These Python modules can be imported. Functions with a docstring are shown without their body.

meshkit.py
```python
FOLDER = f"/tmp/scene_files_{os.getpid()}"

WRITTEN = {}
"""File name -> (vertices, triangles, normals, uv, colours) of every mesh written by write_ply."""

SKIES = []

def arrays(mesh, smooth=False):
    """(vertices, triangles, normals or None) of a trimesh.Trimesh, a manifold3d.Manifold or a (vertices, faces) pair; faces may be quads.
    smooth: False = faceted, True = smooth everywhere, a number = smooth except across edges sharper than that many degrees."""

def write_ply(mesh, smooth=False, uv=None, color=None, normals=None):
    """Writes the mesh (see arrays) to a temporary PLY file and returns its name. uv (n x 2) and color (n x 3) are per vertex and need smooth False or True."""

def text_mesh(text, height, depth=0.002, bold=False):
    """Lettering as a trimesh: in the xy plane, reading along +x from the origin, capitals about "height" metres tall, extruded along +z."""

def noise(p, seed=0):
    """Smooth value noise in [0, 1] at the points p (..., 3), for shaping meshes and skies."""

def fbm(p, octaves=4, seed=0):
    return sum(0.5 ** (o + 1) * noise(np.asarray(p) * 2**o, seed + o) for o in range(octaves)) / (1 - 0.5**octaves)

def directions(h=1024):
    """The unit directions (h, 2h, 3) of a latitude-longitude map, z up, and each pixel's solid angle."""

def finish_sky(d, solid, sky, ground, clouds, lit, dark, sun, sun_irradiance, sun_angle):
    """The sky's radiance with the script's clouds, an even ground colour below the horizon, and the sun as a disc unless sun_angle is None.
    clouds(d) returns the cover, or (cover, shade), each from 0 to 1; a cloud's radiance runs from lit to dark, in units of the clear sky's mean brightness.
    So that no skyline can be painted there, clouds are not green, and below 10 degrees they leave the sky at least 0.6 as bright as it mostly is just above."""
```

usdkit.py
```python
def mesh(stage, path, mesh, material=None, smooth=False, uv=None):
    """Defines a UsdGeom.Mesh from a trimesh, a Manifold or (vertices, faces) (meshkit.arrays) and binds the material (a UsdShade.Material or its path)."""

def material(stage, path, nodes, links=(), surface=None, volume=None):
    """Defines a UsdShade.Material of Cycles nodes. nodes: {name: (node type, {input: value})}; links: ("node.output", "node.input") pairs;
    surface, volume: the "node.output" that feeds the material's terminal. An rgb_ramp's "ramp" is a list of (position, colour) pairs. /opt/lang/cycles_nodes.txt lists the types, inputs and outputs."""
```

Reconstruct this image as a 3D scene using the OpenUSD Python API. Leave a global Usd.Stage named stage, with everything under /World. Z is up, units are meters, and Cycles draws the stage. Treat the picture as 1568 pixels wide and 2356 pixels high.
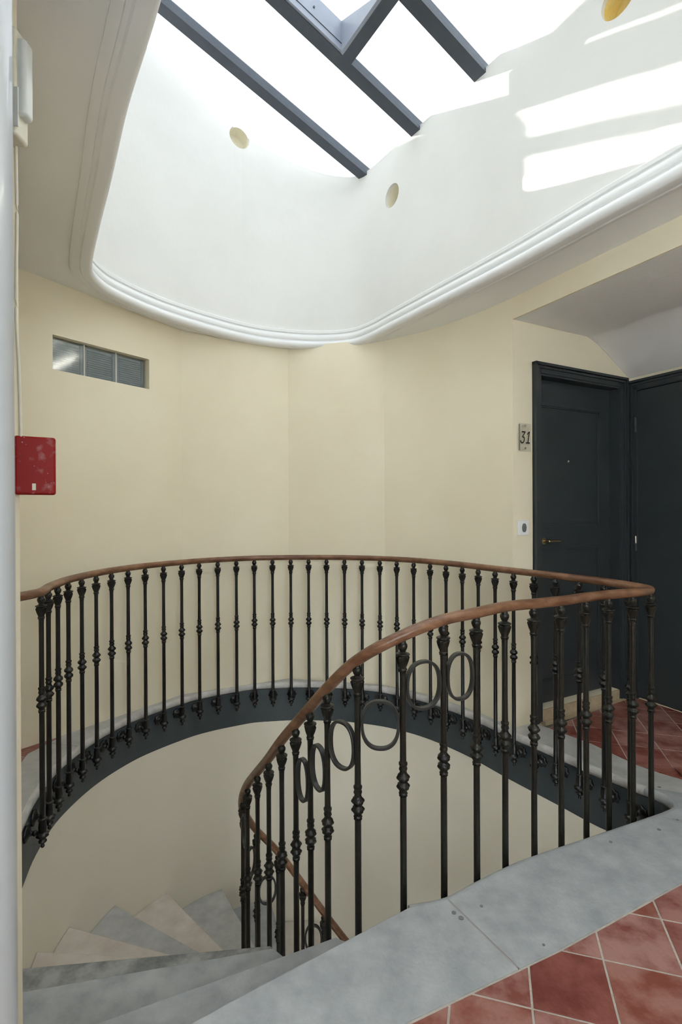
import math, random
import numpy as np, trimesh, manifold3d, usdkit, meshkit
from manifold3d import Manifold, CrossSection
from shapely.geometry import Polygon, LineString, Point, box as sbox
from shapely import affinity, ops
from pxr import Usd, UsdGeom, UsdLux, UsdShade, Gf

random.seed(7)
rng = np.random.default_rng(7)
stage = Usd.Stage.CreateInMemory()
UsdGeom.Xform.Define(stage, '/World')
UsdGeom.Scope.Define(stage, '/World/Looks')

# ------------------------------------------------------------------ camera, sky, sun, exposure
EYE = 1.215                                     # lens height over the landing (z = 0 is the marble landing)
cam = UsdGeom.Camera.Define(stage, '/World/camera')
cam.CreateHorizontalApertureAttr(24.0)
cam.CreateFocalLengthAttr(24.0 * 1172.0 / 1568.0)
cam.CreateFStopAttr(8.0)
cam.CreateFocusDistanceAttr(2.6)
cam.CreateExposureAttr(0.46)
cam.CreateClippingRangeAttr((0.05, 500.0))
cam.AddTranslateOp().Set((0, 0, EYE))
cam.AddRotateXYZOp().Set((90.0 - 0.125, 0.265, 0.0))

dome = UsdLux.DomeLight.Define(stage, '/World/sky_light')
dome.CreateIntensityAttr(2.4)
dome.CreateColorAttr((0.91, 0.96, 1.0))
sun = UsdLux.DistantLight.Define(stage, '/World/sun_light')
sun.CreateIntensityAttr(11.0)
sun.CreateAngleAttr(0.7)
sun.CreateNormalizeAttr(True)
sun.CreateColorAttr((1.0, 0.95, 0.86))
SUN = np.array([0.9316, -0.3354, -0.595]); SUN = SUN / np.linalg.norm(SUN)     # where the sunlight travels
_y = np.degrees(np.arctan2(SUN[1], SUN[0]))
_e = np.degrees(np.arcsin(-SUN[2]))
sun.AddRotateZOp().Set(float(_y - 90.0))
sun.AddRotateXOp().Set(float(90.0 - _e))

# ------------------------------------------------------------------ helpers
ORIGIN = {}
def numbered(parent, name):
    p = f'{parent}/{name}'
    if not stage.GetPrimAtPath(p): return p
    k = 1
    while stage.GetPrimAtPath(f'{p}_{k:03d}'): k += 1
    return f'{p}_{k:03d}'

def tag(prim, label=None, cat=None, group=None, kind=None):
    for k, v in (('label', label), ('category', cat), ('group', group), ('kind', kind)):
        if v: prim.SetCustomDataByKey(k, v)

def thing(name, loc, label=None, cat=None, group=None, kind=None):
    path = numbered('/World', name)
    x = UsdGeom.Xform.Define(stage, path)
    x.AddTranslateOp().Set(tuple(float(c) for c in loc))
    ORIGIN[path] = np.asarray(loc, float)
    tag(x.GetPrim(), label, cat, group, kind)
    return path

def tm(m):
    if isinstance(m, trimesh.Trimesh): return m
    v, f, _ = meshkit.arrays(m, False)
    return trimesh.Trimesh(v, f, process=False)

def obj(name, mesh, mat, parent='/World', smooth=30, label=None, cat=None, group=None, kind=None):
    m = tm(mesh).copy()
    org = ORIGIN.get(parent, np.zeros(3))
    m.vertices = m.vertices - org
    path = numbered(parent, name)
    g = usdkit.mesh(stage, path, m, MAT[mat], smooth=smooth)
    ORIGIN[path] = org
    tag(g.GetPrim(), label, cat, group, kind)
    return path

def cat_(*ms): return trimesh.util.concatenate([tm(m) for m in ms])

def catmull(P, n=8, closed=False):
    P = np.asarray(P, float); out = []
    N = len(P)
    rngI = range(N) if closed else range(N - 1)
    for i in rngI:
        if closed: a, b, c, d = P[i - 1], P[i], P[(i + 1) % N], P[(i + 2) % N]
        else:
            b, c = P[i], P[i + 1]
            a = P[i - 1] if i > 0 else 2 * b - c
            d = P[i + 2] if i + 2 < N else 2 * c - b
        for t in np.arange(n) / n:
            out.append(0.5 * ((2 * b) + (c - a) * t + (2 * a - 5 * b + 4 * c - d) * t ** 2 + (3 * b - a - 3 * c + d) * t ** 3))
    if not closed: out.append(P[-1])
    return np.array(out)

def normals2(P, closed=False):
    P = np.asarray(P)[:, :2]
    if closed: T = np.roll(P, -1, 0) - np.roll(P, 1, 0)
    else: T = np.gradient(P, axis=0)
    T = T / np.linalg.norm(T, axis=1)[:, None]
    return np.stack([-T[:, 1], T[:, 0]], 1)

def sweep(prof, path, closed=False, zs=None):
    """prof: closed loop of (u outward, v up); path: plan points (or 3-D)."""
    path = np.asarray(path, float); N = normals2(path, closed); prof = np.asarray(prof, float)
    z = path[:, 2] if path.shape[1] > 2 else (np.zeros(len(path)) if zs is None else np.asarray(zs))
    n, k = len(path), len(prof)
    V = np.zeros((n, k, 3))
    V[..., :2] = path[:, None, :2] + N[:, None, :] * prof[None, :, :1]
    V[..., 2] = z[:, None] + prof[None, :, 1]
    F = []
    for i in range(n if closed else n - 1):
        j = (i + 1) % n
        for a in range(k):
            b = (a + 1) % k
            F += [[i * k + a, i * k + b, j * k + b], [i * k + a, j * k + b, j * k + a]]
    if not closed:
        tri = trimesh.creation.triangulate_polygon(Polygon(prof))
        tv, tf = tri
        idx = [int(np.argmin(((prof - p) ** 2).sum(1))) for p in tv]
        for t in tf:
            a, b, c = idx[t[0]], idx[t[1]], idx[t[2]]
            F += [[a, c, b], [(n - 1) * k + a, (n - 1) * k + b, (n - 1) * k + c]]
    m = trimesh.Trimesh(V.reshape(-1, 3), np.array(F), process=False)
    if m.volume < 0: m.invert()
    return m

def tube3(prof, path):
    """closed profile (u sideways, v roughly up) swept square to a 3-D path."""
    P = np.asarray(path, float); T = np.gradient(P, axis=0); T /= np.linalg.norm(T, axis=1)[:, None]
    S = np.stack([-T[:, 1], T[:, 0], 0 * T[:, 0]], 1); S /= np.linalg.norm(S, axis=1)[:, None]
    U = np.cross(T, S); U *= np.sign(U[:, 2:3] + 1e-9)
    prof = np.asarray(prof, float); n, k = len(P), len(prof)
    V = P[:, None] + S[:, None] * prof[None, :, :1] + U[:, None] * prof[None, :, 1:2]
    V = np.concatenate([V.reshape(-1, 3), P[:1], P[-1:]])
    F = []
    for i in range(n - 1):
        for a in range(k):
            b = (a + 1) % k
            F += [[i * k + a, i * k + b, (i + 1) * k + b], [i * k + a, (i + 1) * k + b, (i + 1) * k + a]]
    for a in range(k):
        b = (a + 1) % k
        F += [[n * k, b, a], [n * k + 1, (n - 1) * k + a, (n - 1) * k + b]]
    m = trimesh.Trimesh(V, np.array(F), process=False)
    if m.volume < 0: m.invert()
    return m

def ellipse(a, b, n=16): 
    t = np.arange(n) / n * 2 * np.pi
    return np.stack([a * np.cos(t), b * np.sin(t)], 1)

def lathe(prof, seg=14, leaf=None):
    """prof: (z, r[, ripple]) from bottom to top."""
    n = len(prof); th = np.arange(seg) / seg * 2 * np.pi
    V = []
    for p in prof:
        z, r = p[0], p[1]; rip = p[2] if len(p) > 2 else 0.0
        rr = r * (1 + rip * np.cos(th * seg / 2))
        V.append(np.stack([rr * np.cos(th), rr * np.sin(th), 0 * th + z], 1))
    V = np.concatenate(V + [np.array([[0, 0, prof[0][0]], [0, 0, prof[-1][0]]])])
    F = []
    for i in range(n - 1):
        for a in range(seg):
            b = (a + 1) % seg
            F += [[i * seg + a, i * seg + b, (i + 1) * seg + b], [i * seg + a, (i + 1) * seg + b, (i + 1) * seg + a]]
    for a in range(seg):
        b = (a + 1) % seg
        F += [[n * seg, b, a], [n * seg + 1, (n - 1) * seg + a, (n - 1) * seg + b]]
    return trimesh.Trimesh(V, np.array(F), process=False)

def prism(poly, z0, z1):
    ms = []
    for g in (poly.geoms if hasattr(poly, 'geoms') else [poly]):
        if g.geom_type != 'Polygon' or g.area < 1e-5: continue
        m = trimesh.creation.extrude_polygon(g, z1 - z0); m.apply_translation([0, 0, z0]); ms.append(m)
    return trimesh.util.concatenate(ms) if ms else None

def frame(o, ax, ay):
    """matrix taking local (x along ax, y along ay, z up) at o."""
    M = np.eye(4); M[:2, 0] = ax; M[:2, 1] = ay; M[:len(o), 3] = o
    return M

def boxm(x0, x1, y0, y1, z0, z1, M=None, r=0.0):
    if r > 0:
        c = [[x, y, z] for x in (x0 + r, x1 - r) for y in (y0 + r, y1 - r) for z in (z0 + r, z1 - r)]
        s = trimesh.creation.icosphere(2, r).vertices
        m = trimesh.convex.convex_hull(np.concatenate([s + p for p in np.array(c)]))
    else:
        m = trimesh.creation.box(bounds=[[min(x0, x1), min(y0, y1), min(z0, z1)], [max(x0, x1), max(y0, y1), max(z0, z1)]])
    if M is not None:
        m.apply_transform(M)
        if m.volume < 0: m.invert()
    return m

def cylm(p, q, r, seg=16):
    return trimesh.creation.cylinder(radius=r, segment=[p, q], sections=seg)

def to_man(m):
    m = tm(m).copy(); m.merge_vertices()
    return Manifold(manifold3d.Mesh(np.asarray(m.vertices, np.float32), np.asarray(m.faces, np.uint32)))

# ------------------------------------------------------------------ materials
MAT = {}
def paint(name, c, rough=0.6, c2=None, scale=3.0, bump=0.0, bscale=60.0, spec=0.4, coat=0.0, detail=4, contrast=(0.35, 0.65), stretch=None, bevel=0.0, metallic=0.0):
    n = {'geo': ('texture_coordinate', {}), 'p': ('principled_bsdf', {'roughness': rough, 'specular_ior_level': spec, 'coat_weight': coat, 'metallic': metallic, 'base_color': c})}
    L = []
    src = 'geo.object'
    if stretch:
        n['map'] = ('mapping', {'scale': stretch}); L.append(('geo.object', 'map.vector')); src = 'map.vector'
    if c2 is not None:
        n['n'] = ('noise_texture', {'scale': scale, 'detail': detail, 'roughness': 0.6})
        n['r'] = ('rgb_ramp', {'ramp': [(contrast[0], c), (contrast[1], c2)]})
        L += [(src, 'n.vector'), ('n.fac', 'r.fac'), ('r.color', 'p.base_color')]
    if bevel:
        n['bv'] = ('bevel', {'samples': 4, 'radius': bevel}); 
    if bump:
        n['bn'] = ('noise_texture', {'scale': bscale, 'detail': 3})
        n['b'] = ('bump', {'strength': bump, 'distance': 0.01})
        L += [(src, 'bn.vector'), ('bn.fac', 'b.height'), ('b.normal', 'p.normal')]
        if bevel: L.append(('bv.bevel', 'b.normal'))
    elif bevel: L.append(('bv.bevel', 'p.normal'))
    MAT[name] = usdkit.material(stage, f'/World/Looks/{name}', n, L, surface='p.BSDF')

paint('cream_lower', (0.80, 0.735, 0.615), 0.75, (0.835, 0.775, 0.66), 1.3, 0.10, 18)
paint('cream_wall', (0.815, 0.725, 0.55), 0.75, (0.85, 0.775, 0.605), 1.3, 0.10, 18)
paint('white_wall', (0.745, 0.735, 0.705), 0.8, (0.785, 0.775, 0.75), 1.6, 0.12, 16)
paint('ceiling_white', (0.86, 0.86, 0.85), 0.8, (0.88, 0.88, 0.87), 1.5, 0.12, 40)
paint('cornice_white', (0.84, 0.84, 0.84), 0.55)
paint('hole_cream', (0.82, 0.76, 0.58), 0.8, (0.86, 0.82, 0.70), 12, 0.5, 60)
paint('hole_yellow', (0.82, 0.62, 0.20), 0.8, (0.85, 0.70, 0.34), 14, 0.5, 60)
paint('door_paint', (0.033, 0.041, 0.045), 0.42, (0.038, 0.046, 0.050), 5, 0.08, 90, bevel=0.002)
paint('fascia_paint', (0.045, 0.056, 0.064), 0.5, (0.055, 0.066, 0.073), 4, 0.15, 40)
paint('steel_bar', (0.055, 0.067, 0.090), 0.36, (0.066, 0.078, 0.100), 8)
paint('steel_curb_lit', (0.30, 0.33, 0.40), 0.35, (0.34, 0.37, 0.44), 8)  # bar steel made paler, bright sky light put into the colour
paint('iron', (0.006, 0.006, 0.007), 0.24, (0.011, 0.011, 0.011), 30, 0.15, 220, spec=0.5)
paint('iron_worn', (0.008, 0.008, 0.007), 0.34, (0.018, 0.016, 0.011), 45, 0.2, 260, spec=0.4)
paint('ring_iron', (0.020, 0.021, 0.021), 0.36, (0.03, 0.03, 0.029), 30, spec=0.5)
paint('wood_rail', (0.125, 0.052, 0.025), 0.36, (0.30, 0.155, 0.085), 9, 0.15, 120, contrast=(0.38, 0.72), coat=0.15, stretch=(1, 1, 2.5))
paint('marble', (0.27, 0.283, 0.295), 0.45, (0.41, 0.422, 0.432), 11, 0.14, 90, contrast=(0.28, 0.66), bevel=0.003, detail=10)
paint('marble_dirty', (0.17, 0.175, 0.175), 0.55, (0.42, 0.42, 0.415), 11, 0.2, 60, contrast=(0.35, 0.62), bevel=0.004, detail=8)
paint('joint_fill', (0.36, 0.31, 0.29), 0.8)
paint('marble_grey', (0.38, 0.38, 0.375), 0.5, (0.53, 0.525, 0.515), 10, 0.14, 80, bevel=0.004, detail=10, contrast=(0.3, 0.68))
paint('marble_pink', (0.55, 0.47, 0.41), 0.5, (0.68, 0.62, 0.565), 9, 0.14, 80, bevel=0.004, detail=10, contrast=(0.3, 0.68))
paint('stone_nosing', (0.42, 0.40, 0.39), 0.45, (0.62, 0.60, 0.58), 12, 0.3, 70, contrast=(0.3, 0.6))
for i, (a, b) in enumerate((((0.17, 0.036, 0.026), (0.30, 0.125, 0.105)), ((0.15, 0.032, 0.023), (0.24, 0.075, 0.058)),
                            ((0.20, 0.056, 0.040), (0.36, 0.185, 0.160)), ((0.18, 0.044, 0.032), (0.34, 0.165, 0.140)), ((0.21, 0.056, 0.036), (0.33, 0.15, 0.12)))):
    paint(f'tile_{i}', a, 0.5, b, 9, 0.15, 80, contrast=(0.38, 0.58), detail=6, bevel=0.002)
paint('grout', (0.42, 0.36, 0.31), 0.9, (0.52, 0.46, 0.40), 20, 0.3, 150)
paint('sand_threshold', (0.46, 0.36, 0.23), 0.8, (0.56, 0.46, 0.32), 15, 0.5, 70)
paint('jamb_white', (0.44, 0.455, 0.47), 0.25, spec=0.5, coat=0.3)
paint('old_white', (0.72, 0.68, 0.55), 0.5, (0.76, 0.72, 0.60), 8)
paint('lamp_clear', (0.66, 0.68, 0.66), 0.25, (0.72, 0.73, 0.70), 10, spec=0.6)
paint('brass', (0.55, 0.45, 0.28), 0.3, metallic=1.0)
paint('chrome', (0.75, 0.74, 0.72), 0.18, metallic=1.0)
paint('plastic_white', (0.80, 0.80, 0.79), 0.35)
paint('plastic_grey', (0.16, 0.17, 0.18), 0.35)
paint('black_ink', (0.015, 0.015, 0.016), 0.5)
paint('mortar', (0.62, 0.60, 0.54), 0.8)
paint('dim_backing', (0.20, 0.21, 0.21), 0.9)
# red box: gloss red with plaster dust spots
MAT['alarm_red'] = usdkit.material(stage, '/World/Looks/alarm_red', {
    't': ('texture_coordinate', {}), 'v': ('voronoi_texture', {'scale': 95.0, 'feature': 'f1', 'randomness': 1.0}),
    'vr': ('rgb_ramp', {'ramp': [(0.10, (1, 1, 1)), (0.19, (0, 0, 0))]}), 'n': ('noise_texture', {'scale': 38.0, 'detail': 4}),
    'nr': ('rgb_ramp', {'ramp': [(0.56, (0, 0, 0)), (0.85, (0.4, 0.4, 0.4))]}),
    'n2': ('noise_texture', {'scale': 14.0, 'detail': 2}), 'n2r': ('rgb_ramp', {'ramp': [(0.50, (0, 0, 0)), (0.62, (1, 1, 1))]}),
    'sp': ('mix_color', {'blend_type': 'multiply', 'fac': 1.0}), 'ad': ('mix_color', {'blend_type': 'add', 'fac': 1.0}),
    'm': ('mix_color', {'a': (0.27, 0.008, 0.006), 'b': (0.62, 0.46, 0.44)}), 'bw': ('rgb_to_bw', {}), 'p': ('principled_bsdf', {'roughness': 0.5, 'specular_ior_level': 0.2})},
    [('t.object', 'v.vector'), ('t.object', 'n.vector'), ('t.object', 'n2.vector'), ('v.distance', 'vr.fac'), ('n.fac', 'nr.fac'), ('n2.fac', 'n2r.fac'),
     ('vr.color', 'sp.a'), ('n2r.color', 'sp.b'), ('sp.result', 'ad.a'), ('nr.color', 'ad.b'), ('ad.result', 'bw.color'), ('bw.val', 'm.fac'), ('m.result', 'p.base_color')], surface='p.BSDF')
# clear panes: transparent where looked through, mirror-like at grazing
def clear_pane(name, tint, rough, power, lo, hi):
    MAT[name] = usdkit.material(stage, f'/World/Looks/{name}', {
        't': ('transparent_bsdf', {'color': tint}), 'g': ('glossy_bsdf', {'color': (1, 1, 1), 'roughness': rough}), 'f': ('layer_weight', {'blend': 0.5}),
        'w': ('math', {'math_type': 'power', 'value2': power}), 'r': ('map_range', {'from_min': 0.0, 'from_max': 1.0, 'to_min': lo, 'to_max': hi}), 'm': ('mix_closure', {})},
        [('f.facing', 'w.value1'), ('w.value', 'r.value'), ('r.result', 'm.fac'), ('t.BSDF', 'm.closure1'), ('g.BSDF', 'm.closure2')], surface='m.closure')
clear_pane('pane_glass', (0.97, 0.985, 0.98), 0.02, 4.0, 0.03, 0.7)
clear_pane('roof_glass', (0.50, 0.51, 0.51), 0.02, 4.0, 0.03, 0.7)
clear_pane('acrylic', (0.95, 0.96, 0.955), 0.05, 4.0, 0.05, 0.6)
clear_pane('block_pane', (0.88, 0.92, 0.92), 0.08, 3.0, 0.08, 0.6)
paint('block_glass', (0.23, 0.26, 0.265), 0.2, (0.31, 0.34, 0.345), 22, 0.2, 30, spec=0.6)
paint('rib_glass', (0.12, 0.14, 0.145), 0.2, (0.18, 0.20, 0.205), 22, spec=0.6)

# ------------------------------------------------------------------ plan of the place (metres, measured)
GAL = -0.065                                   # the gallery lies a little lower than the landing
def smooth(t): t = np.clip(t, 0, 1); return t * t * (3 - 2 * t)
def zf(x, y): return GAL * np.where(np.asarray(x) < -1.0, 1.0, smooth((np.asarray(y) - 2.02) / 0.55))

BAL = [(-1.279, 2.171), (-1.321, 2.296), (-1.352, 2.429), (-1.373, 2.561), (-1.373, 2.694), (-1.36, 2.826), (-1.333, 2.955), (-1.289, 3.08), (-1.232, 3.2),
       (-1.155, 3.31), (-1.069, 3.411), (-.978, 3.506), (-.869, 3.583), (-.751, 3.646), (-.632, 3.702), (-.503, 3.724), (-.371, 3.739), (-.24, 3.738),
       (-.108, 3.727), (.023, 3.71), (.149, 3.672), (.274, 3.625), (.387, 3.558), (.494, 3.48), (.59, 3.387), (.675, 3.287), (.755, 3.181), (.824, 3.068),
       (.891, 2.954), (.961, 2.846), (1.033, 2.737), (1.103, 2.63), (1.172, 2.516), (1.238, 2.405), (1.287, 2.275)]
CORNER = (1.301, 2.144)
FRONT = [(1.187, 2.079), (1.067, 2.037), (.947, 1.976), (.818, 1.902), (.696, 1.847), (.574, 1.794), (.453, 1.716)]
STAIR = [(.335, 1.68, .854), (.195, 1.63, .815), (.05, 1.64, .735), (-.05, 1.73, .612), (-.115, 1.84, .505), (-.175, 1.92, .412), (-.24, 2.02, .305),
         (-.312, 2.16, .165), (-.385, 2.31, .032), (-.46, 2.47, -.112), (-.505, 2.58, -.242), (-.533, 2.75, -.41), (-.484, 2.86, -.577), (-.369, 2.90, -.726),
         (-.23, 2.92, -.925), (-.11, 2.92, -1.09), (.02, 2.92, -1.26), (.15, 2.92, -1.42), (.28, 2.92, -1.58)]
RAIL_Z = 0.875
b = np.array(BAL); bn = normals2(b)
EDGE_G = b + bn * 0.065                        # gallery edge
EDGE_G = np.vstack([[(-1.30, 2.03)], EDGE_G[:-1], [(1.352, 2.28)]])
EDGE_C = np.array([(1.378, 2.18), (1.362, 2.10), (1.30, 2.058)])
EDGE_F = np.array([(1.216, 2.020), (.951, 1.955 - .005), (.714, 1.840), (.590, 1.783), (.468, 1.727 - .02), (.345, 1.650 - .02), (.2016, 1.575)])
EDGE_F[1:6] = [(.952, 1.911), (.7145, 1.8135), (.588, 1.757), (.442, 1.676), (.3195, 1.604)]
edge_g = catmull(EDGE_G, 3)
edge_all = np.vstack([edge_g[:-1], catmull(np.vstack([EDGE_G[-1:], EDGE_C, EDGE_F]), 5)])
n_gal = len(edge_g)
WALL = np.vstack([[(-2.25, 2.10), (-1.64, 2.87), (-1.115, 3.565), (-.40, 3.895), (.32, 3.735)], catmull([(.32, 3.735), (.583, 3.548), (.767, 3.345), (.90, 3.165), (1.01, 2.99)], 4)[1:]])
C0 = np.array((1.01, 2.99)); VX = np.array((.885, .465)); VX /= np.linalg.norm(VX); UX = np.array((VX[1], -VX[0]))
DW = 1.105                                     # length of the number-31 wall
IC = C0 + VX * DW
CEIL = EYE + 1.245
def cz(x): return CEIL + 0.07 * np.clip((-np.asarray(x) - .5) / 1.2, 0, 1) ** 1.5
SKY = lambda x, y: EYE + 3.0586 - .35491 * x - .14104 * y      # underside of the sloping glass

# ------------------------------------------------------------------ big structure: walls
def wall_run(line, t, z0, z1): return sweep([(0, z0), (t, z0), (t, z1), (0, z1)], np.asarray(line, float)[:, :2])
def poly_run(line, t):
    P = LineString(line); L = P.buffer(t, single_sided=True, join_style=2, cap_style=2)
    return L

# back wall of the gallery, with the recess of the glass blocks
wb = to_man(prism(poly_run(WALL, 0.16), -0.35, CEIL + .012))
GB0, GB1 = np.array((-1.625, 2.885)), np.array((-1.262, 3.366))
gd = (np.array(WALL[2]) - np.array(WALL[1])); gd = gd / np.linalg.norm(gd); gn = np.array((-gd[1], gd[0]))
GB0 = np.array(WALL[1]) + gd * ((GB0 - np.array(WALL[1])) @ gd); 
MGB = frame((*GB0, 0), gd, gn)
gz0, gz1 = 2.025, 2.222
wb = wb - to_man(boxm(0, 0.605, -0.1, 0.11, gz0, gz1, MGB))
wb = tm(wb); tp = wb.vertices[:, 2] > 2.4; wb.vertices[tp, 2] = cz(wb.vertices[tp, 0]) + .012
obj('wall_back', wb, 'cream_wall', smooth=14, kind='structure')
window2 = thing('window_2', (*GB0, gz0), kind='structure')
obj('mortar', cat_(boxm(0, .605, .036, .10, gz0, gz0 + .004, MGB), *[boxm(k * .2 + .192, k * .2 + .2, .036, .10, gz0, gz1, MGB) for k in (0, 1)]), 'mortar', window2)
obj('backing', boxm(0.002, .603, .101, .109, gz0 + .002, gz1 - .002, MGB), 'dim_backing', window2)
for k in range(3):
    x0 = k * .2 + .001
    bl = obj('glass_block', boxm(x0, x0 + .190, .036, .040, gz0 + .005, gz1 - .004, MGB), 'block_pane', window2)
    obj('core', boxm(x0 + .004, x0 + .186, .062, .096, gz0 + .007, gz1 - .006, MGB, r=.01), 'block_glass', bl)
    ribs = [boxm(x0 + .020, x0 + .170, .046, .058, gz0 + .018 + i * .0135, gz0 + .0235 + i * .0135, MGB) for i in range(12)]
    obj('rib_pattern', cat_(*ribs), 'rib_glass', bl, kind='stuff')
    obj('rim', cat_(boxm(x0 + .001, x0 + .014, .042, .098, gz0 + .006, gz1 - .006, MGB), boxm(x0 + .176, x0 + .189, .042, .098, gz0 + .006, gz1 - .006, MGB)), 'rib_glass', bl)

# number-31 wall and its opening
MD = frame((*C0, 0), VX, UX)                    # local x along the wall, y towards the viewer
wr = to_man(boxm(0.0, DW + .1, -.16, 0, -.3, 2.75, MD)) - to_man(boxm(.222, .985, -.3, .1, .0, 2.045, MD))
obj('wall_right', wr, 'cream_wall', smooth=14, kind='structure')
ME = frame((*IC, 0), UX, -VX)                   # right-hand wall of the alcove; local x towards the camera, y towards the viewer
wr2 = to_man(boxm(-.1, 2.5, -.16, 0, -.3, 2.75, ME)) - to_man(boxm(.046, .93, -.3, .1, -.063, 2.035, ME))
obj('wall_alcove', wr2, 'cream_wall', smooth=14, kind='structure')
obj('wall_header', boxm(0.0, .02, 0.0, 2.45, 2.3345, 2.75, MD), 'cream_wall', smooth=14, kind='structure')
# walls behind the camera
far = IC + UX * 2.4
WIN = (-.30, 1.70, 1.00, 2.25)                   # out-of-view window behind the camera, placed to light walls and alcove: x0, x1, z0, z1
wf = to_man(prism(poly_run([far, (2.5, -.95), (-1.7, -.95), (-1.9, 1.25)], .12), -.3, 2.47)) - to_man(boxm(WIN[0], WIN[1], -1.2, -.8, WIN[2], WIN[3]))
obj('wall_front', wf, 'cream_wall', smooth=14, kind='structure')
unseen_window3 = thing('unseen_window_3', (.70, -1.0, 1.0), kind='structure')
xs = np.linspace(WIN[0], WIN[1], 4)
for x in xs: obj('sash_bar', boxm(x - .025, x + .025, -1.03, -.98, WIN[2], WIN[3]), 'jamb_white', unseen_window3, smooth=False)
for z in (WIN[2] + .025, WIN[3] - .025): obj('sash_rail', boxm(WIN[0], WIN[1], -1.03, -.98, z - .025, z + .025), 'jamb_white', unseen_window3, smooth=False)
added_window4 = thing('added_window_4', (.70, -1.0, -2.3), kind='structure')  # added window on the level below, to brighten the stairwell wall
for x in xs: obj('sash_bar', boxm(x - .025, x + .025, -1.03, -.98, -2.3, -.8), 'jamb_white', added_window4, smooth=False)
for k in range(3): obj('pane', boxm(xs[k] + .026, xs[k + 1] - .026, -1.008, -1.003, -2.29, -.81), 'pane_glass', added_window4, smooth=False)
for k in range(3): obj('pane', boxm(xs[k] + .026, xs[k + 1] - .026, -1.008, -1.003, WIN[2] + .051, WIN[3] - .051), 'pane_glass', unseen_window3, smooth=False)
# left pier between stair and gallery
PIER = Polygon([(-.772, 1.225), (-1.285, 2.035), (-1.60, 2.10), (-2.3, 2.25), (-2.3, 1.05), (-.803, 1.19)])
obj('wall_left', prism(PIER, -3.2, 2.75), 'cream_wall', smooth=14, kind='structure')
# stairwell wall below the gallery
low_line = np.vstack([edge_g[:-1], [(1.352, 2.28), (1.40, 2.14), (1.42, 1.6)]])
obj('wall_stairwell', sweep([(.006, -3.2), (.10, -3.2), (.10, -.34), (.006, -.34)], low_line), 'cream_lower', smooth=30, kind='structure')
obj('wall_lower', to_man(prism(poly_run([(2.4, -.95), (-1.7, -.95)], .1), -3.2, -.2)) - to_man(boxm(-.05, 1.3, -1.2, -.8, -2.2, -1.1)), 'cream_wall', smooth=False, kind='structure')
obj('floor_below', prism(Polygon([(-2.6, -1.3), (3.9, -1.3), (3.9, 4.5), (-2.6, 4.5)]), -3.3, -3.2), 'marble_grey', kind='structure')
shell = Polygon([(-2.6, -1.3), (3.9, -1.3), (3.9, 4.5), (-2.6, 4.5)])
obj('added_outer_shell', to_man(prism(shell.difference(shell.buffer(-.1, join_style=2)), -3.3, CEIL + .15)) - to_man(boxm(-.8, 2.3, -1.5, -1.1, .7, 2.4)) - to_man(boxm(-.8, 2.3, -1.5, -1.1, -2.5, -.7)), 'cream_wall', smooth=False, kind='structure')  # added shell out of view, keeps sky light from leaking in

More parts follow.
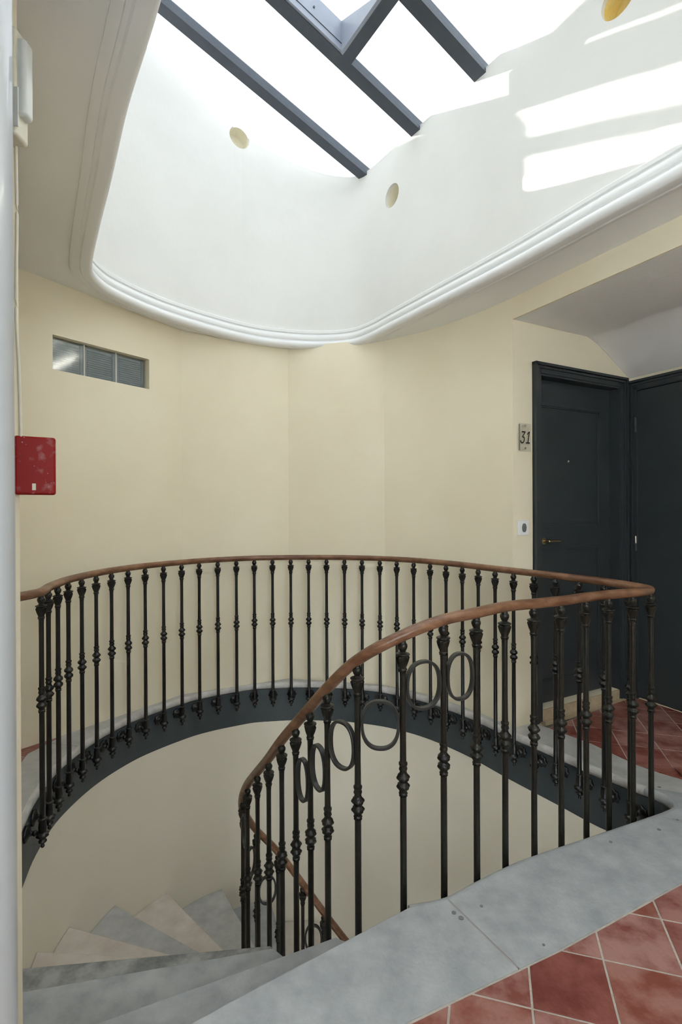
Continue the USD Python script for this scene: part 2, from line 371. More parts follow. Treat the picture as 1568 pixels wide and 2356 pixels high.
# ------------------------------------------------------------------ ceiling, cornice, light shaft
LOW = [(-.442, 1.251), (-.654, 1.573), (-.86, 1.92), (-1.08, 2.285), (-1.285, 2.64), (-1.345, 2.82), (-1.31, 3.03), (-1.10, 3.335), (-.707, 3.665), (-.40, 3.80), (-.15, 3.838),
       (.06, 3.80), (.19, 3.68), (.334, 3.45), (.56, 3.085), (.867, 2.585), (1.103, 2.147), (1.252, 1.883), (1.37, 1.6), (1.41, 1.2), (1.27, .78), (.85, .50), (.35, .46), (-.02, .62), (-.25, .93)]
low = catmull(LOW, 6, True)
OPEN = Polygon(low)
def grow(d): return OPEN.buffer(d, join_style=1, quad_segs=8)
alc = Polygon([C0 + VX * .1, C0 + UX * 2.5 + VX * .1, C0 + UX * 2.5 + VX * 1.5, C0 + VX * 1.5])
cp = Polygon([(-2.6, -1.3), (3.9, -1.3), (3.9, 4.5), (-2.6, 4.5)]).difference(grow(.04))
cm = prism(cp, 0, .06).subdivide_to_size(.35)
cm.vertices[:, 2] += cz(cm.vertices[:, 0])
obj('ceiling', cm, 'ceiling_white', smooth=20, kind='structure')
S_ = np.concatenate([np.linspace(.014, .66, 4), np.linspace(.70, 1.12, 9)])
zc = np.where(S_ < .68, 2.334, 2.334 - .20 * smooth((S_ - .62) / .62) * 1.25)
prof = [(s, z) for s, z in zip(S_, zc)] + [(1.12, 2.6), (.014, 2.6)]
t_ = trimesh.creation.extrude_polygon(Polygon(prof), 2.6)     # local: x=s, y=z, extruded along +z -> t
M = np.eye(4); M[:3, 0] = [*VX, 0]; M[:3, 1] = [0, 0, 1]; M[:3, 2] = [*UX, 0]; M[:2, 3] = C0 + UX * 0.002
t_.apply_transform(M)
if t_.volume < 0: t_.invert()
obj('ceiling_alcove', t_, 'ceiling_white', smooth=25, kind='structure')

torus = [(.020 + .026 * math.cos(a), .010 + .026 * math.sin(a)) for a in np.linspace(-1.75, -3.9, 9)]
CORN = [(.10, .0), (.10, -.004), (.088, -.009), (.072, -.010), (.068, -.004), (.056, -.006), (.050, -.014), (.034, -.016)] + torus + \
       [(.010, .034), (.017, .037), (.017, .043), (.008, .047), (.004, .056), (.006, .070), (.013, .082), (.019, .086), (.020, .092), (.011, .095), (.010, .112), (.016, .118), (.034, .122), (.10, .122)]
orient = 1 if OPEN.exterior.is_ccw else -1
lowp = low if orient < 0 else low[::-1]          # clockwise, so that u points away from the opening
obj('trim_1', sweep(CORN, lowp, True, zs=cz(lowp[:, 0])), 'cornice_white', smooth=40, kind='structure')

def even(poly, n=150):
    r = poly.exterior; return Polygon([r.interpolate(t, normalized=True).coords[0] for t in np.arange(n) / n])
def ring(d0, d1, z0, z1): return to_man(prism(grow(d1).difference(grow(d0)), z0, z1))
SH0 = .024
shaft = to_man(prism(grow(.16), CEIL + .055, 5.6)) - to_man(prism(even(grow(SH0)), CEIL - 1, 6))
nrm = np.array([-.35491, -.14104, -1.0]); L_ = np.linalg.norm(nrm)
shaft = shaft.trim_by_plane(list(nrm / L_), -(EYE + 3.0586 + .004) / L_)
nr2 = np.array([-.285, -.14104, -1.0]); L2 = np.linalg.norm(nr2)
shaft = shaft.trim_by_plane(list(nr2 / L2), -(EYE + 3.0586 + .004) / L2)
inner = np.array(grow(SH0).exterior.coords)
def wall_hit(px):                                # foot of a horizontal ray on the shaft wall, and the wall's outward normal
    o = np.array([px[0], px[1]]); i = np.argmin(((inner - o) ** 2).sum(1))
    t = inner[(i + 2) % len(inner)] - inner[i - 2]; t /= np.linalg.norm(t)
    n = np.array([-t[1], t[0]])
    if OPEN.contains(Point(inner[i] + n * .05)): n = -n
    return inner[i], n
HOLES = [((-.725, 3.655), EYE + 2.70, .076, 'hole_cream'), ((.343, 3.43), EYE + 2.138, .076, 'hole_cream'), ((1.14, 2.085), EYE + 2.115, .078, 'hole_yellow')]
cups = []
for (p, z, r, m) in HOLES:
    q, n = wall_hit(p)
    a = np.array([*(q - n * .06), z]); c = np.array([*(q + n * .10), z])
    shaft = shaft - to_man(cylm(a, c, r, 40))
    rr = np.linspace(0, 2 * np.pi, 41)[:-1]
    e1 = np.array([-n[1], n[0], 0]); e2 = np.array([0, 0, 1.0]); n3 = np.array([*n, 0])
    base = np.array([*q, z])
    P = [base + n3 * d + (e1 * np.cos(rr)[:, None] + e2 * np.sin(rr)[:, None]) * (r + o) for d, o in ((.012, .0005), (.096, -.004), (.099, -.03))]
    V = np.vstack(P + [[base + n3 * .0995]]); F = []
    for i in range(2):
        for k in range(40):
            j = (k + 1) % 40
            F += [[i * 40 + k, i * 40 + j, i * 40 + 40 + j], [i * 40 + k, i * 40 + 40 + j, i * 40 + 40 + k]]
    for k in range(40): F.append([80 + k, 80 + (k + 1) % 40, 120])
    cups.append((trimesh.Trimesh(V, np.array(F), process=False), m))
ws = thing('wall_shaft', (0, 2.2, CEIL), kind='structure')
obj('plaster', shaft, 'white_wall', ws, smooth=30)
for c, m in cups: obj('round_recess', c, m, ws, smooth=50, label='round cream-lined recess in the white shaft wall')

# sloping skylight: bars, hatch curb, panes
DP = np.array((.8645, .5027)); DQ = np.array((-.5027, .8645))
def sk(p, q, h): x, y = DP * p + DQ * q; return np.array([x, y, SKY(x, y) + h])
def skbox(p0, p1, q0, q1, h0, h1):
    V = np.array([sk(p, q, h) for p in (p0, p1) for q in (q0, q1) for h in (h0, h1)])
    return trimesh.convex.convex_hull(V)
win = thing('window_1', (0.2, 2.4, 3.5), kind='structure')
clip = to_man(prism(grow(.10), 2.6, 6))
BARS = [3.145, 2.565, 2.025, 1.46, .90, .34]
for q in BARS:
    m = (to_man(skbox(-1.2, 3.2, q - .042, q + .042, -.024, .001)) + to_man(skbox(-1.2, 3.2, q - .030, q + .030, .0, .050))) ^ clip  # cap above the glass is unseen, sized to widen the bar shadows
    if not m.is_empty(): obj('glazing_bar', m, 'steel_bar', win, smooth=20)
obj('cross_bar', skbox(1.492, 1.55, 2.064, 2.525, -.026, .0), 'steel_bar', win, smooth=20)
obj('hatch_curb', cat_(skbox(-.9, 1.492, 2.508, 2.526, -.018, .15), skbox(1.476, 1.492, 2.07, 2.522, -.022, .15), skbox(-.9, 1.492, 2.068, 2.082, .0, .15), skbox(-.91, -.896, 2.068, 2.522, .0, .15)), 'steel_curb_lit', win, smooth=20)
obj('hatch_trim', skbox(-.9, 1.478, 2.505, 2.508, .020, .023), 'steel_bar', win)
for k in range(2): obj('bolt', cylm(sk(1.05 + .25 * k, 2.512, .075), sk(1.05 + .25 * k, 2.503, .075), .006, 8), 'steel_bar', win)
qs = [4.2] + BARS + [-.5]
for k in range(len(qs) - 1):
    a, c = qs[k + 1] + .004, qs[k] - .004
    m = to_man(skbox(-1.5, 3.4, a, c, .002, .010)) ^ clip
    if k == 2: m = m - to_man(skbox(-.9, 1.492, 2.066, 2.524, -.2, .3))
    if not m.is_empty(): obj('pane', m, 'roof_glass', win, smooth=20)
obj('hatch_pane', skbox(-.9, 1.492, 2.066, 2.524, .152, .160), 'roof_glass', win, smooth=20)

# unseen block on the roof, placed to bound the sun patches on the shaft wall
MC = frame((-2.19, 3.745, 0), (1, 0), (0, 1))
obj('unseen_roof_block', cat_(boxm(-.28, 0, 0, 1.5, CEIL + .1, 5.22, MC), boxm(-.30, .0, .0, 1.52, 5.22, 5.31, MC)), 'cream_wall', smooth=False, kind='structure')

# ------------------------------------------------------------------ floor: marble border, terracotta tiles, gallery stone
floor = thing('floor', (0, 0, 0), kind='structure')
def drop(m):
    if m is None: return None
    m = m.copy(); m.vertices[:, 2] += zf(m.vertices[:, 0], m.vertices[:, 1]); return m
FB = [(1.818, 1.99), (1.121, 1.665), (.597, 1.405), (.145, 1.204), (-.30, 1.00), (-.80, .76)]        # tile side of the landing border
GBD = [(1.191, 3.013), (1.359, 2.786), (1.474, 2.549), (1.591, 2.366), (1.818, 1.99)]
N0 = [(.2016, 1.575), (-.27, 1.265), (-.78, .935)]                                                     # nosing of the landing at the stair head
front_edge = edge_all[n_gal + 1:]
nose_r = .022
inset = edge_all + normals2(edge_all) * .0172
ins_g, ins_f = inset[:n_gal], inset[n_gal:]
land = Polygon(list(ins_f) + N0[1:] + FB[::-1] + [tuple(inset[n_gal - 1])]).buffer(0)
gal_r = Polygon([tuple(p) for p in ins_g if p[0] > -.55] + GBD[::-1] + [(1.13, 3.06)] + [tuple(p) for p in WALL[::-1] if p[0] > -.6]).buffer(0)
gal_l = Polygon([tuple(p) for p in ins_g if p[0] <= -.50] + [tuple(p) for p in WALL[::-1] if p[0] < -.35] + [(-2.0, 2.0), (-1.30, 2.03)]).buffer(0)
tri_l = Polygon([(-1.60, 2.90), (-1.665, 2.70), (-1.60, 2.45), (-1.64, 2.05), (-2.4, 2.0), (-2.2, 2.5)])
gal_l = gal_l.difference(tri_l)
def cut(poly, lines, gap=.002):
    for l in lines: poly = poly.difference(LineString(l).buffer(gap, cap_style=2))
    return [g for g in (poly.geoms if hasattr(poly, 'geoms') else [poly]) if g.area > 2e-3]
seam_a = [(.310, 1.62), (.475, 1.33)]
seam_b = [(1.27, 2.20), (1.23, 2.02), (1.62, 1.84)]
pieces = cut(land, [seam_a, [(1.22, 2.03), (1.66, 1.83)]])
pieces += cut(gal_r, [[(.30, 3.4), (.36, 3.9)], [(.78, 2.9), (1.05, 3.1)]])
pieces += cut(gal_l, [[(-1.02, 3.4), (-1.25, 3.75)], [(-1.3, 2.75), (-1.75, 2.85)]])
cutset = ops.unary_union([land, gal_r, gal_l])
for g in pieces:
    m = prism(g.buffer(-.0005), -.04, 0)
    if m is None: continue
    m = drop(m.subdivide_to_size(.12))
    obj('slab', m, 'marble' if g.centroid.y < 2.1 and g.centroid.x > -1 else 'marble_grey', floor, smooth=20)
HALF = [(.030, -.003), (.019, -.0025), (.0175, -.0002), (.010, -.0008), (.003, -.004), (-.003, -.012), (-.005, -.022), (-.003, -.033), (.003, -.041), (.030, -.045)]
step_ = [0, 27, 54, 80, n_gal - 1]
for i, j in zip(step_[:-1], step_[1:]):
    p = edge_all[i:j + 1]
    obj('nosing', sweep(HALF, p, zs=zf(p[:, 0], p[:, 1])), 'stone_nosing', floor, smooth=50)
p = edge_all[n_gal - 1:]
obj('nosing', sweep(HALF, p, zs=zf(p[:, 0], p[:, 1])), 'marble', floor, smooth=50)
for (x, y, r) in ((.335, 1.535, .007), (.352, 1.515, .008), (.425, 1.56, .005), (.56, 1.42, .004), (.98, 1.86, .006), (1.20, 1.93, .007), (1.42, 2.28, .007), (1.31, 1.99, .005)):
    obj('metal_plug', drop(cylm((x, y, -.01), (x, y, .0012), r, 14)), 'plastic_grey', floor)
for g in (land, gal_r, gal_l): obj('joint_fill', drop(prism(g.buffer(-.006), -.041, -.0018).subdivide_to_size(.12)), 'joint_fill', floor, smooth=20)
# structure under the slabs
under = ops.unary_union([land.buffer(-.004), gal_r.buffer(-.03), gal_l.buffer(-.03)])
obj('bed', drop(prism(ops.unary_union([Polygon([tuple(q) for q in edge_all + normals2(edge_all) * .05] + N0[1:] + [(-.75, .9), (-.75, -.9), (2.45, -.9), tuple(far), tuple(IC), tuple(C0)] + [tuple(q) for q in WALL[::-1][1:]] + [(-2.0, 2.2)]).buffer(0)]), -.20, -.042).subdivide_to_size(.3)), 'grout', floor, smooth=20)
tile_area = Polygon([tuple(C0 + VX * .02), tuple(IC), tuple(far), (2.5, -.9), (-1.6, -.9), (-1.6, .3), (-.80, .76)] + FB[::-1][1:] + GBD[::-1][1:] + [(1.13, 3.06)]).buffer(0)
tile_area = tile_area.difference(ops.unary_union([land, gal_r]).buffer(.006))
tile_area = tile_area.difference(Polygon([C0 + VX * .16 + UX * .10, IC + UX * .02, IC - UX * .1, C0 + VX * .16 - UX * .1]))
TA, TB = np.array((.961, -.276)), np.array((.276, .961))
gb_ = drop(prism(ops.unary_union([tile_area.buffer(.0062), tri_l]), -.042, -.0022).subdivide_to_size(.12))
gb_.vertices[:, 2] -= .006 * np.exp(-((gb_.vertices[:, 1] - 2.3) / .22) ** 2) * (gb_.vertices[:, 0] > 0)
obj('grout_bed', gb_, 'grout', floor, smooth=20)
k = 0
prep_view = Polygon([(0, 0), (-.05, .3), (-2.6, 3.9), (2.9, 3.9), (.05, .3)])
for i in range(-20, 18):
    for j in range(-10, 24):
        c = TA * (.491 + .195 * i) + TB * (1.515 + .1965 * j)
        sq = Polygon([c + TA * a + TB * d for a, d in ((.003, .003), (.192, .003), (.192, .1935), (.003, .1935))])
        g = sq.intersection(tile_area)
        if g.is_empty: g = sq.intersection(tri_l.buffer(-.003))
        if g.is_empty or g.area < 2.5e-4: continue
        if not g.intersects(prep_view) or (c[1] < 1.0 and c[0] < -.2): 
            if c[1] < .2: continue
        for h in (g.geoms if hasattr(g, 'geoms') else [g]):
            if h.geom_type != 'Polygon' or h.area < 2.5e-4: continue
            m = prism(h, -.02, -.0005 - .0015 * rng.random())
            obj('tile', drop(m), f'tile_{rng.integers(0, 5)}', floor, smooth=False); k += 1
print('tiles', k)
# sandstone sill under door 31 and strip along the alcove wall
obj('sill', drop(cat_(boxm(.225, 1.0, -.06, .035, -.02, .004, MD), boxm(.225, .97, -.15, .008, .0, .064, MD))), 'sand_threshold', floor, smooth=20)

# dark band below the gallery edge
trim2 = thing('trim_2', (0, 3.7, -.35), kind='structure')
cuts = [0, 21, 44, 72, 96, n_gal + 8, len(edge_all) - 1]
for i, j in zip(cuts[:-1], cuts[1:]):
    p = edge_all[i:j + 1].copy()
    obj('panel', sweep([(.004 , -.285), (.05, -.285), (.05, -.043), (.004, -.043)], p, zs=zf(p[:, 0], p[:, 1])), 'fascia_paint', trim2, smooth=30)

# ------------------------------------------------------------------ doors
door1 = thing('door_1', (*(C0 + VX * .6), 0), kind='structure')
zb, zt = GAL, 2.105
def arch(M, x0, x1, zt, zb, par, left=True, right=True):
    for name, w0, w1, d in (('architrave', 0, .062, .016), ('architrave_bead', 0, .016, .032), ('architrave_bead', .022, .034, .026)):
        ms = []
        if left: ms.append(boxm(x0 + w0, x0 + w1, -.005, d, zb, zt - w0, M))
        if right: ms.append(boxm(x1 - w1, x1 - w0, -.005, d, zb, zt - w0, M))
        ms.append(boxm(x0 + w0, x1 - w0, -.005, d, zt - w1, zt - w0, M))
        obj(name, cat_(*ms), 'door_paint', par, smooth=False)
arch(MD, .160, 1.045, zt, zb, door1)
obj('jamb', cat_(boxm(.205, .222, -.12, .010, zb, 2.045, MD), boxm(.972, 1.0, -.12, .010, zb, 2.045, MD), boxm(.205, 1.0, -.12, .010, 2.03, 2.06, MD)), 'door_paint', door1, smooth=False)
leaf = obj('leaf', boxm(.222, .972, -.105, -.062, .005, 2.03, MD), 'door_paint', door1, smooth=False)
def moulding(x0, x1, z0, z1, M, y):
    ms = []
    for o, w, d in ((0, .026, .010), (.006, .012, .016)):
        ms += [boxm(x0 + o, x0 + o + w, y, y + d, z0 + o, z1 - o, M), boxm(x1 - o - w, x1 - o, y, y + d, z0 + o, z1 - o, M), boxm(x0 + o, x1 - o, y, y + d, z0 + o, z0 + o + w, M), boxm(x0 + o, x1 - o, y, y + d, z1 - o - w, z1 - o, M)]
    return cat_(*ms)
obj('panel_moulding', moulding(.262, .862, 1.10, 1.885, MD, -.063), 'door_paint', leaf, smooth=False)
obj('panel_moulding', moulding(.262, .862, .125, .985, MD, -.063), 'door_paint', leaf, smooth=False)
obj('handle', cat_(cylm((*(C0 + VX * .325 - UX * .064), 1.02), (*(C0 + VX * .325 - UX * .012), 1.02), .009), boxm(.312, .42, -.022, -.006, 1.012, 1.028, MD, r=.006), cylm((*(C0 + VX * .325 - UX * .064), 1.02), (*(C0 + VX * .325 - UX * .057), 1.02), .022, 24)), 'brass', leaf)
obj('peephole', cat_(cylm((*(C0 + VX * .552 - UX * .063), 1.528), (*(C0 + VX * .552 - UX * .056), 1.528), .010, 24), trimesh.creation.icosphere(2, .006).apply_translation((*(C0 + VX * .552 - UX * .056), 1.528))), 'chrome', leaf)

door2 = thing('door_2', (*(IC + UX * .5), GAL), kind='structure')
arch(ME, -.004, .985, 2.090, GAL, door2)
obj('jamb', cat_(boxm(.03, .046, -.12, .012, GAL, 2.035, ME), boxm(.93, .95, -.12, .012, GAL, 2.035, ME), boxm(.03, .95, -.12, .012, 2.022, 2.04, ME)), 'door_paint', door2, smooth=False)
obj('leaf', boxm(.050, .926, -.042, .006, GAL + .012, 2.018, ME), 'door_paint', door2, smooth=False)
for z0, m2 in ((1.74, 'door_paint'), (.935, 'chrome')):
    c = IC + UX * .047 - VX * .016
    obj('hinge', cylm((*c, z0 + .052), (*c, z0 + .10), .008, 14), m2, door2)
    obj('hinge', cylm((*c, z0), (*c, z0 + .050), .008, 14), 'door_paint', door2)

# ------------------------------------------------------------------ stairs
RISE = {0: 0.0, 1: -.19, 2: -.39, 3: -.59, 4: -.80, 5: -.975, 6: -1.155, 7: -1.33, 8: -1.505, 9: -1.68, 10: -1.855, 11: -2.03, 12: -2.205}
IN = {0: (.2016, 1.575), 1: (-.027, 1.678), 2: (-.256, 1.872), 3: (-.297, 2.116), 4: (-.40, 2.275), 5: (-.47, 2.408), 6: (-.535, 2.607), 7: (-.53, 2.804), 8: (-.40, 2.95), 9: (-.25, 2.97), 10: (-.07, 2.97), 11: (.12, 2.97), 12: (.32, 2.97)}
OUT = {0: (-.78, .935), 1: (-.86, 1.325), 2: (-1.10, 1.70), 3: (-1.30, 2.012), 4: (-1.43, 2.336), 5: (-1.465, 2.694), 6: (-1.385, 3.074), 7: (-1.185, 3.41), 8: (-.868, 3.667), 9: (-.545, 3.80), 10: (-.12, 3.835), 11: (.22, 3.76), 12: (.55, 3.56)}
IN[1] = (-.025, 1.679); OUT[1] = (-.84, 1.332)
stairs = thing('staircase', (-.9, 2.4, -3.2), 'winding stone stair of worn grey and pinkish marble treads curling down around the open well', 'staircase')
kinds = {1: 'marble', 2: 'marble', 3: 'marble_dirty', 4: 'marble_pink', 5: 'marble_pink', 6: 'marble_grey', 7: 'marble_pink', 8: 'marble_grey', 9: 'marble', 10: 'marble_pink', 11: 'marble_grey', 12: 'marble_grey'}
edgeL = LineString(edge_g)
drum = Polygon(list(edge_g + normals2(edge_g) * .008) + [(1.3, 1.5), (-.75, .5), (-.772, 1.225)]).buffer(0)
for k in range(1, 13):
    a, bq, c, d = map(np.array, (IN[k - 1], OUT[k - 1], OUT[k], IN[k]))
    t = (c - d) / np.linalg.norm(c - d); nf = np.array([-t[1], t[0]]); 
    if nf @ ((c + d) / 2 - (a + bq) / 2) < 0: nf = -nf
    t0 = (bq - a) / np.linalg.norm(bq - a); nb = np.array([-t0[1], t0[0]])
    if nb @ ((c + d) / 2 - (a + bq) / 2) > 0: nb = -nb
    mid = (bq + c) / 2; out = mid + (mid - np.array((-.3, 2.5))) * .06
    tread = Polygon([a + nb * .04, bq + nb * .04, out, c, d, (a + d) / 2]).buffer(0)
    body = Polygon([a + nb * .04, bq + nb * .04, out, c - nf * .022, d - nf * .022, (a + d) / 2]).buffer(0)
    tread = tread.intersection(drum); body = body.intersection(drum.buffer(-.001))
    z = RISE[k]
    ms = [prism(tread, z - .040, z - .008), prism(tread.buffer(-.005), z - .009, z), prism(body, z - .24, z - .039)]
    obj('step', cat_(*[m for m in ms if m is not None]), kinds[k], stairs, smooth=20)
# riser under the landing's own nosing
a, bq = np.array(N0[0]), np.array(N0[-1]); t = (bq - a) / np.linalg.norm(bq - a); nf = np.array([-t[1], t[0]]); nf = nf if nf[1] < 0 else -nf
obj('riser', prism(Polygon([a + nf * .025, bq + nf * .025, bq + nf * .1, a + nf * .1]), -.24, -.041), 'marble', stairs, smooth=20)

# ------------------------------------------------------------------ railing: handrail, balusters with brackets, ovals
railing = thing('stair_railing', (0, 2.6, -.24), 'black cast-iron balustrade with oval rings and a worn brown wooden handrail around the stairwell', 'railing')
raw = [(-1.335, 1.985, RAIL_Z), (-1.290, 2.065, RAIL_Z)] + [(*q, RAIL_Z) for q in BAL] + [(1.306, 2.18, RAIL_Z), (1.292, 2.140, RAIL_Z), (1.255, 2.113, RAIL_Z)] + [(*q, RAIL_Z - (.006 if i == 6 else 0)) for i, q in enumerate(FRONT)] + STAIR
path = catmull(raw, 6)
for _ in range(2): path[1:-1] = (path[:-2] + 2 * path[1:-1] + path[2:]) / 4
i0 = int(len(path) * .0)
# three lengths of wood, joined at the corner as in the old rail
prof_r = np.array([(.0225 * math.cos(a) * (1 if math.sin(a) > 0 else .93), .0185 * math.sin(a)) for a in np.linspace(0, 2 * np.pi, 19)[:-1]])
ic = 6 * (2 + len(BAL))
for s in ((0, ic - 6), (ic - 6, ic + 24), (ic + 24, len(path) - 1)):
    obj('handrail', tube3(prof_r, path[s[0]:s[1] + 1]), 'wood_rail', railing, smooth=60)

def bal_profile():
    P = [(0, .001), (.004, .006), (.009, .008), (.014, .0065), (.018, .005), (.022, .010), (.028, .0165), (.034, .015), (.040, .011), (.045, .016), (.051, .022, .04), (.057, .024, .06), (.063, .021, .04),
         (.069, .013), (.072, .015), (.088, .0155, .05), (.104, .0145, .06), (.118, .014), (.120, .0175), (.127, .0175), (.130, .0125), (.134, .0112)]
    P += [(.545, .0105)]
    k0 = .625                                    # centre of the middle knop
    P += [(k0 - .063, .0105), (k0 - .060, .0135), (k0 - .055, .0135), (k0 - .052, .0115), (k0 - .040, .012, .06), (k0 - .037, .0145), (k0 - .033, .012), (k0 - .026, .013, .06), (k0 - .019, .0185, .07), (k0 - .012, .0195, .07),
          (k0 - .005, .0145, .04), (k0, .0125), (k0 + .004, .0150, .05), (k0 + .011, .0195, .07), (k0 + .018, .0182, .07), (k0 + .026, .0122, .05), (k0 + .034, .0112), (k0 + .040, .0130, .05), (k0 + .050, .0118), (k0 + .055, .0140), (k0 + .061, .0140), (k0 + .064, .0105)]
    T = 1.075                                    # top of the iron
    P += [(T - .118, .0100), (T - .115, .0130), (T - .110, .0130), (T - .107, .0112), (T - .095, .0118, .06), (T - .090, .0142, .04), (T - .086, .0120), (T - .072, .0150, .10), (T - .060, .0175, .14), (T - .052, .0192, .12), (T - .046, .0180),
          (T - .044, .0222), (T - .040, .0228), (T - .037, .0150), (T - .033, .0095), (T - .028, .0120), (T - .018, .0158), (T - .010, .0150), (T - .004, .0110), (T + .012, .0105)]
    return P
PB = np.array([(*p, 0.0)[:3] for p in bal_profile()]); PB[:, 2] = np.where(PB[:, 0] > .9, PB[:, 2] * 1.5, PB[:, 2] * 1.7)
P2 = catmull(PB, 3)
P2[:, 1] = np.clip(P2[:, 1], .001, .0245); P2[:, 2] = np.clip(P2[:, 2], 0, .2); P2[:, 0] = np.maximum.accumulate(P2[:, 0])
BALM = lathe([tuple(p) for p in P2], 16)
def bracket_mesh():
    """along +x from the ball of the finial to the rosette on the band."""
    R = trimesh.transformations.rotation_matrix(np.pi / 2, [0, 1, 0])
    arm = lathe([(.012, .0075), (.022, .0075), (.026, .0115), (.031, .0125), (.036, .0100), (.040, .0085), (.048, .0120), (.052, .0200, .10), (.056, .0300, .12), (.062, .0330, .10), (.068, .031, .08)], 16)
    arm.apply_transform(R); arm.apply_translation([0, 0, .066]); return arm
BRM = bracket_mesh()
allb = [(x, y, RAIL_Z) for x, y in BAL] + [(*CORNER, RAIL_Z)] + [(x, y, RAIL_Z - (.006 if i == 6 else 0)) for i, (x, y) in enumerate(FRONT)] + STAIR
for i, (x, y, z) in enumerate(allb):
    kk = np.argmin(((path[:, :2] - (x, y)) ** 2).sum(1) + (.05 * (path[:, 2] - z)) ** 2)
    T = path[min(kk + 2, len(path) - 1)] - path[max(kk - 2, 0)]; n = np.array([-T[1], T[0]]); n /= np.linalg.norm(n)
    m = BALM.copy(); m.apply_transform(trimesh.transformations.rotation_matrix(rng.random() * .6, [0, 0, 1]))
    zz = z - 1.0925 + .0
    m.apply_translation([x, y, zz])
    worn = i >= len(BAL)
    bp = obj('baluster', m, 'iron_worn' if worn else 'iron', railing, smooth=38)
    q = BRM.copy(); q.apply_transform(trimesh.transformations.rotation_matrix(math.atan2(n[1], n[0]), [0, 0, 1])); q.apply_translation([x, y, zz])
    obj('bracket', q, 'iron', bp, smooth=38)

def oval(p, q, zc, h=.160, r=.0075, wide=1.0):
    """stadium ring of flat bar between two balusters."""
    p, q = np.array(p[:2]), np.array(q[:2]); d = q - p; L = np.linalg.norm(d); d /= L; n = np.array([-d[1], d[0]])
    w = (L - .021) / 2 * wide; hh = h / 2; c = (p + q) / 2
    t = np.arange(48) / 48 * 2 * np.pi
    e = 2.35
    X = np.sign(np.cos(t)) * np.abs(np.cos(t)) ** (2 / e) * (w - .004); Z = np.sign(np.sin(t)) * np.abs(np.sin(t)) ** (2 / e) * (hh - .004)
    pts = np.stack([X, Z], 1); N = normals2(pts, True); V = []
    pr = [(-.0045, -.008), (-.0030, -.0095), (.0030, -.0095), (.0045, -.008), (.0045, .008), (.0030, .0095), (-.0030, .0095), (-.0045, .008)]
    for (x, z), nn in zip(pts, N):
        for u, v in pr: V.append([*(c + d * (x + nn[0] * u) + n * v), zc + z + nn[1] * u])
    k = len(pr); F = []
    for i in range(48):
        j = (i + 1) % 48
        for a in range(k):
            bb = (a + 1) % k; F += [[i * k + a, i * k + bb, j * k + bb], [i * k + a, j * k + bb, j * k + a]]
    m = trimesh.Trimesh(np.array(V), np.array(F), process=False)
    if m.volume < 0: m.invert()
    return m
S = STAIR
F7 = (*FRONT[6], RAIL_Z)
for a, c, z in ((F7, S[0], .662), (S[0], S[1], .648), (S[1], S[2], .527), (S[2], S[3], .440), (S[3], S[4], .315), (S[4], S[5], .222), (S[9], S[10], -.37), (S[10], S[11], -.55), (S[11], S[12], -.72), (S[12], S[13], -.93), (S[14], S[15], -1.24)):
    obj('oval_ring', oval(a, c, z), 'ring_iron', railing, smooth=40)

# ------------------------------------------------------------------ small fittings
# acrylic number plate 31
pl = thing('number_plate', (*(C0 + VX * .085), 1.55), 'clear acrylic plate with the black number 31 on the cream wall beside the dark door', 'sign')
obj('plate', boxm(.035, .128, .014, .019, 1.560, 1.728, MD), 'acrylic', pl, smooth=False)
obj('edge_strip', boxm(.0345, .037, .0135, .0195, 1.566, 1.722, MD), 'plastic_grey', pl, smooth=False)
tx = meshkit.text_mesh('31', .072, .001)
tx.vertices[:, 0] += tx.vertices[:, 1] * .28
tx.vertices[:, 0] *= .70
tx.vertices[:, 0] -= tx.vertices[:, 0].mean()
Mt = np.eye(4); Mt[:3, 0] = [*VX, 0]; Mt[:3, 1] = [0, 0, 1]; Mt[:3, 2] = [*UX, 0]; Mt[:3, 3] = [*(C0 + VX * .074 + UX * .0192), 1.608]
tx.apply_transform(Mt)
if tx.volume < 0: tx.invert()
obj('number', tx, 'black_ink', pl, smooth=False, label='slanted black numerals 31')
for z in (1.580, 1.712):
    c = C0 + VX * .076
    obj('screw', cylm((*c, z), (*(c + UX * .024), z), .007, 20), 'chrome', pl)
# bell push
bp = thing('doorbell_push', (*(C0 + VX * .07), 1.1), 'white square bell push with grey oval button under the number plate', 'doorbell')
obj('cover_plate', boxm(.030, .118, 0, .010, 1.065, 1.155, MD, r=.004), 'plastic_white', bp)
bt = trimesh.creation.cylinder(radius=1, height=1, sections=32); bt.apply_scale([.015, .026, .010])
bt.apply_transform(Mt); bt.apply_translation(np.array([*(C0 + VX * .076 + UX * .012), 1.11]) - Mt[:3, 3])
obj('button', bt, 'plastic_grey', bp, smooth=40)

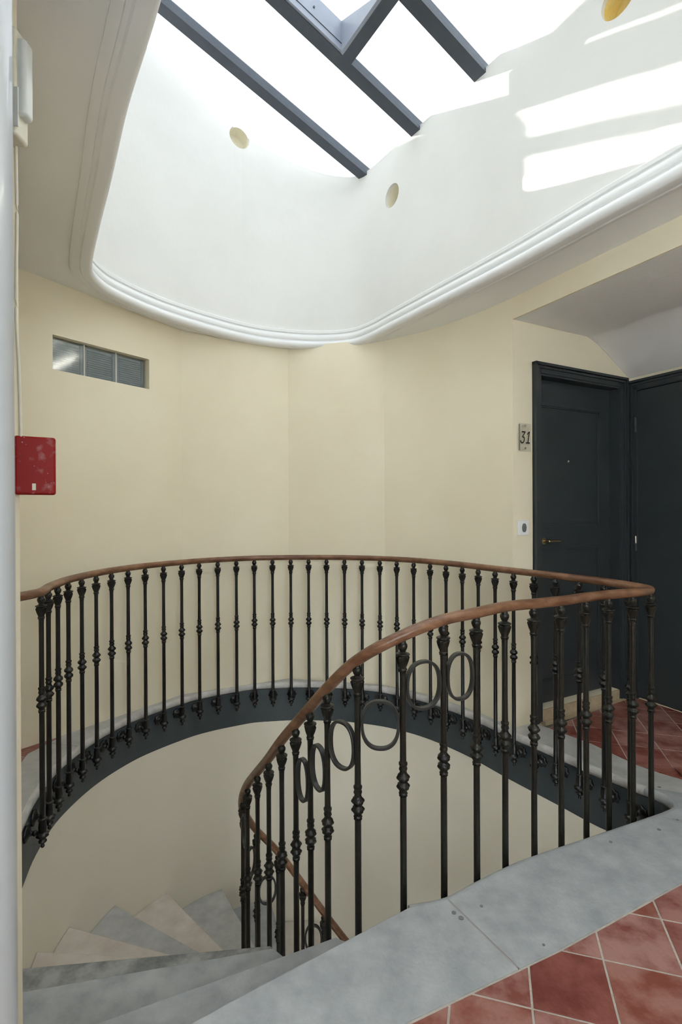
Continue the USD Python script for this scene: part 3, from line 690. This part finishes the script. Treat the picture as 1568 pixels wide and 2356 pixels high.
# red alarm box, cable and emergency lamp on the pier end by the camera
rb = thing('fire_alarm_box', (-.71, 1.20, 1.26), 'red plastic fire alarm box spattered with plaster on the left wall edge', 'alarm box')
MR = frame((-.769, 1.200, 0), (.857, .515), (-.515, .857))          # the box faces the camera side of the landing
obj('cover', boxm(0, .086, 0, .024, 1.257, 1.397, MR, r=.006), 'alarm_red', rb, smooth=40)
obj('dark_gap_plate', boxm(-.001, .080, .020, .034, 1.262, 1.392, MR), 'black_ink', rb)  # black plate behind the cover, for the dark gap at its left edge
obj('chip', boxm(.036, .044, -.0006, .001, 1.268, 1.284, MR, r=.0007), 'old_white', rb)
lp = thing('emergency_lamp', (-.76, 1.21, 2.09), 'slim off-white emergency light high on the left wall edge', 'lamp')
obj('housing', boxm(-.80, -.742, 1.17, 1.222, 2.085, 2.335, r=.008), 'old_white', lp, smooth=40)
obj('diffuser', boxm(-.752, -.724, 1.178, 1.214, 2.135, 2.315, r=.010), 'lamp_clear', lp, smooth=40)
obj('label_strip', boxm(-.745, -.735, 1.168, 1.171, 2.10, 2.19), 'lamp_clear', lp)
cb = catmull([(-.768, 1.213, 2.09), (-.767, 1.213, 1.9), (-.770, 1.213, 1.7), (-.764, 1.213, 1.55), (-.760, 1.212, 1.395)], 8)
obj('cable', tube3(ellipse(.0035, .0035, 8), cb), 'old_white', smooth=60, label='thin painted cable running down from the emergency lamp to the red box', cat='cable')
# white door frame right beside the lens
door3 = thing('door_3', (-.37, .55, 0), kind='structure')
jp = Polygon([(-.53, .50), (-.43, .505), (-.402, .515), (-.384, .535), (-.375, .56), (-.374, .585), (-.390, .603), (-.42, .61), (-.53, .61)])
obj('jamb', prism(jp, -.04, CEIL + .01), 'jamb_white', door3, smooth=60)
obj('wall_panel', prism(Polygon([(-.53, .49), (-.53, .62), (-1.8, .62), (-1.8, .49)]), -.04, CEIL + .01), 'jamb_white', door3, smooth=False)
obj('strike_plate', boxm(-.435, -.408, .500, .512, 1.085, 1.145, r=.003), 'chrome', door3)
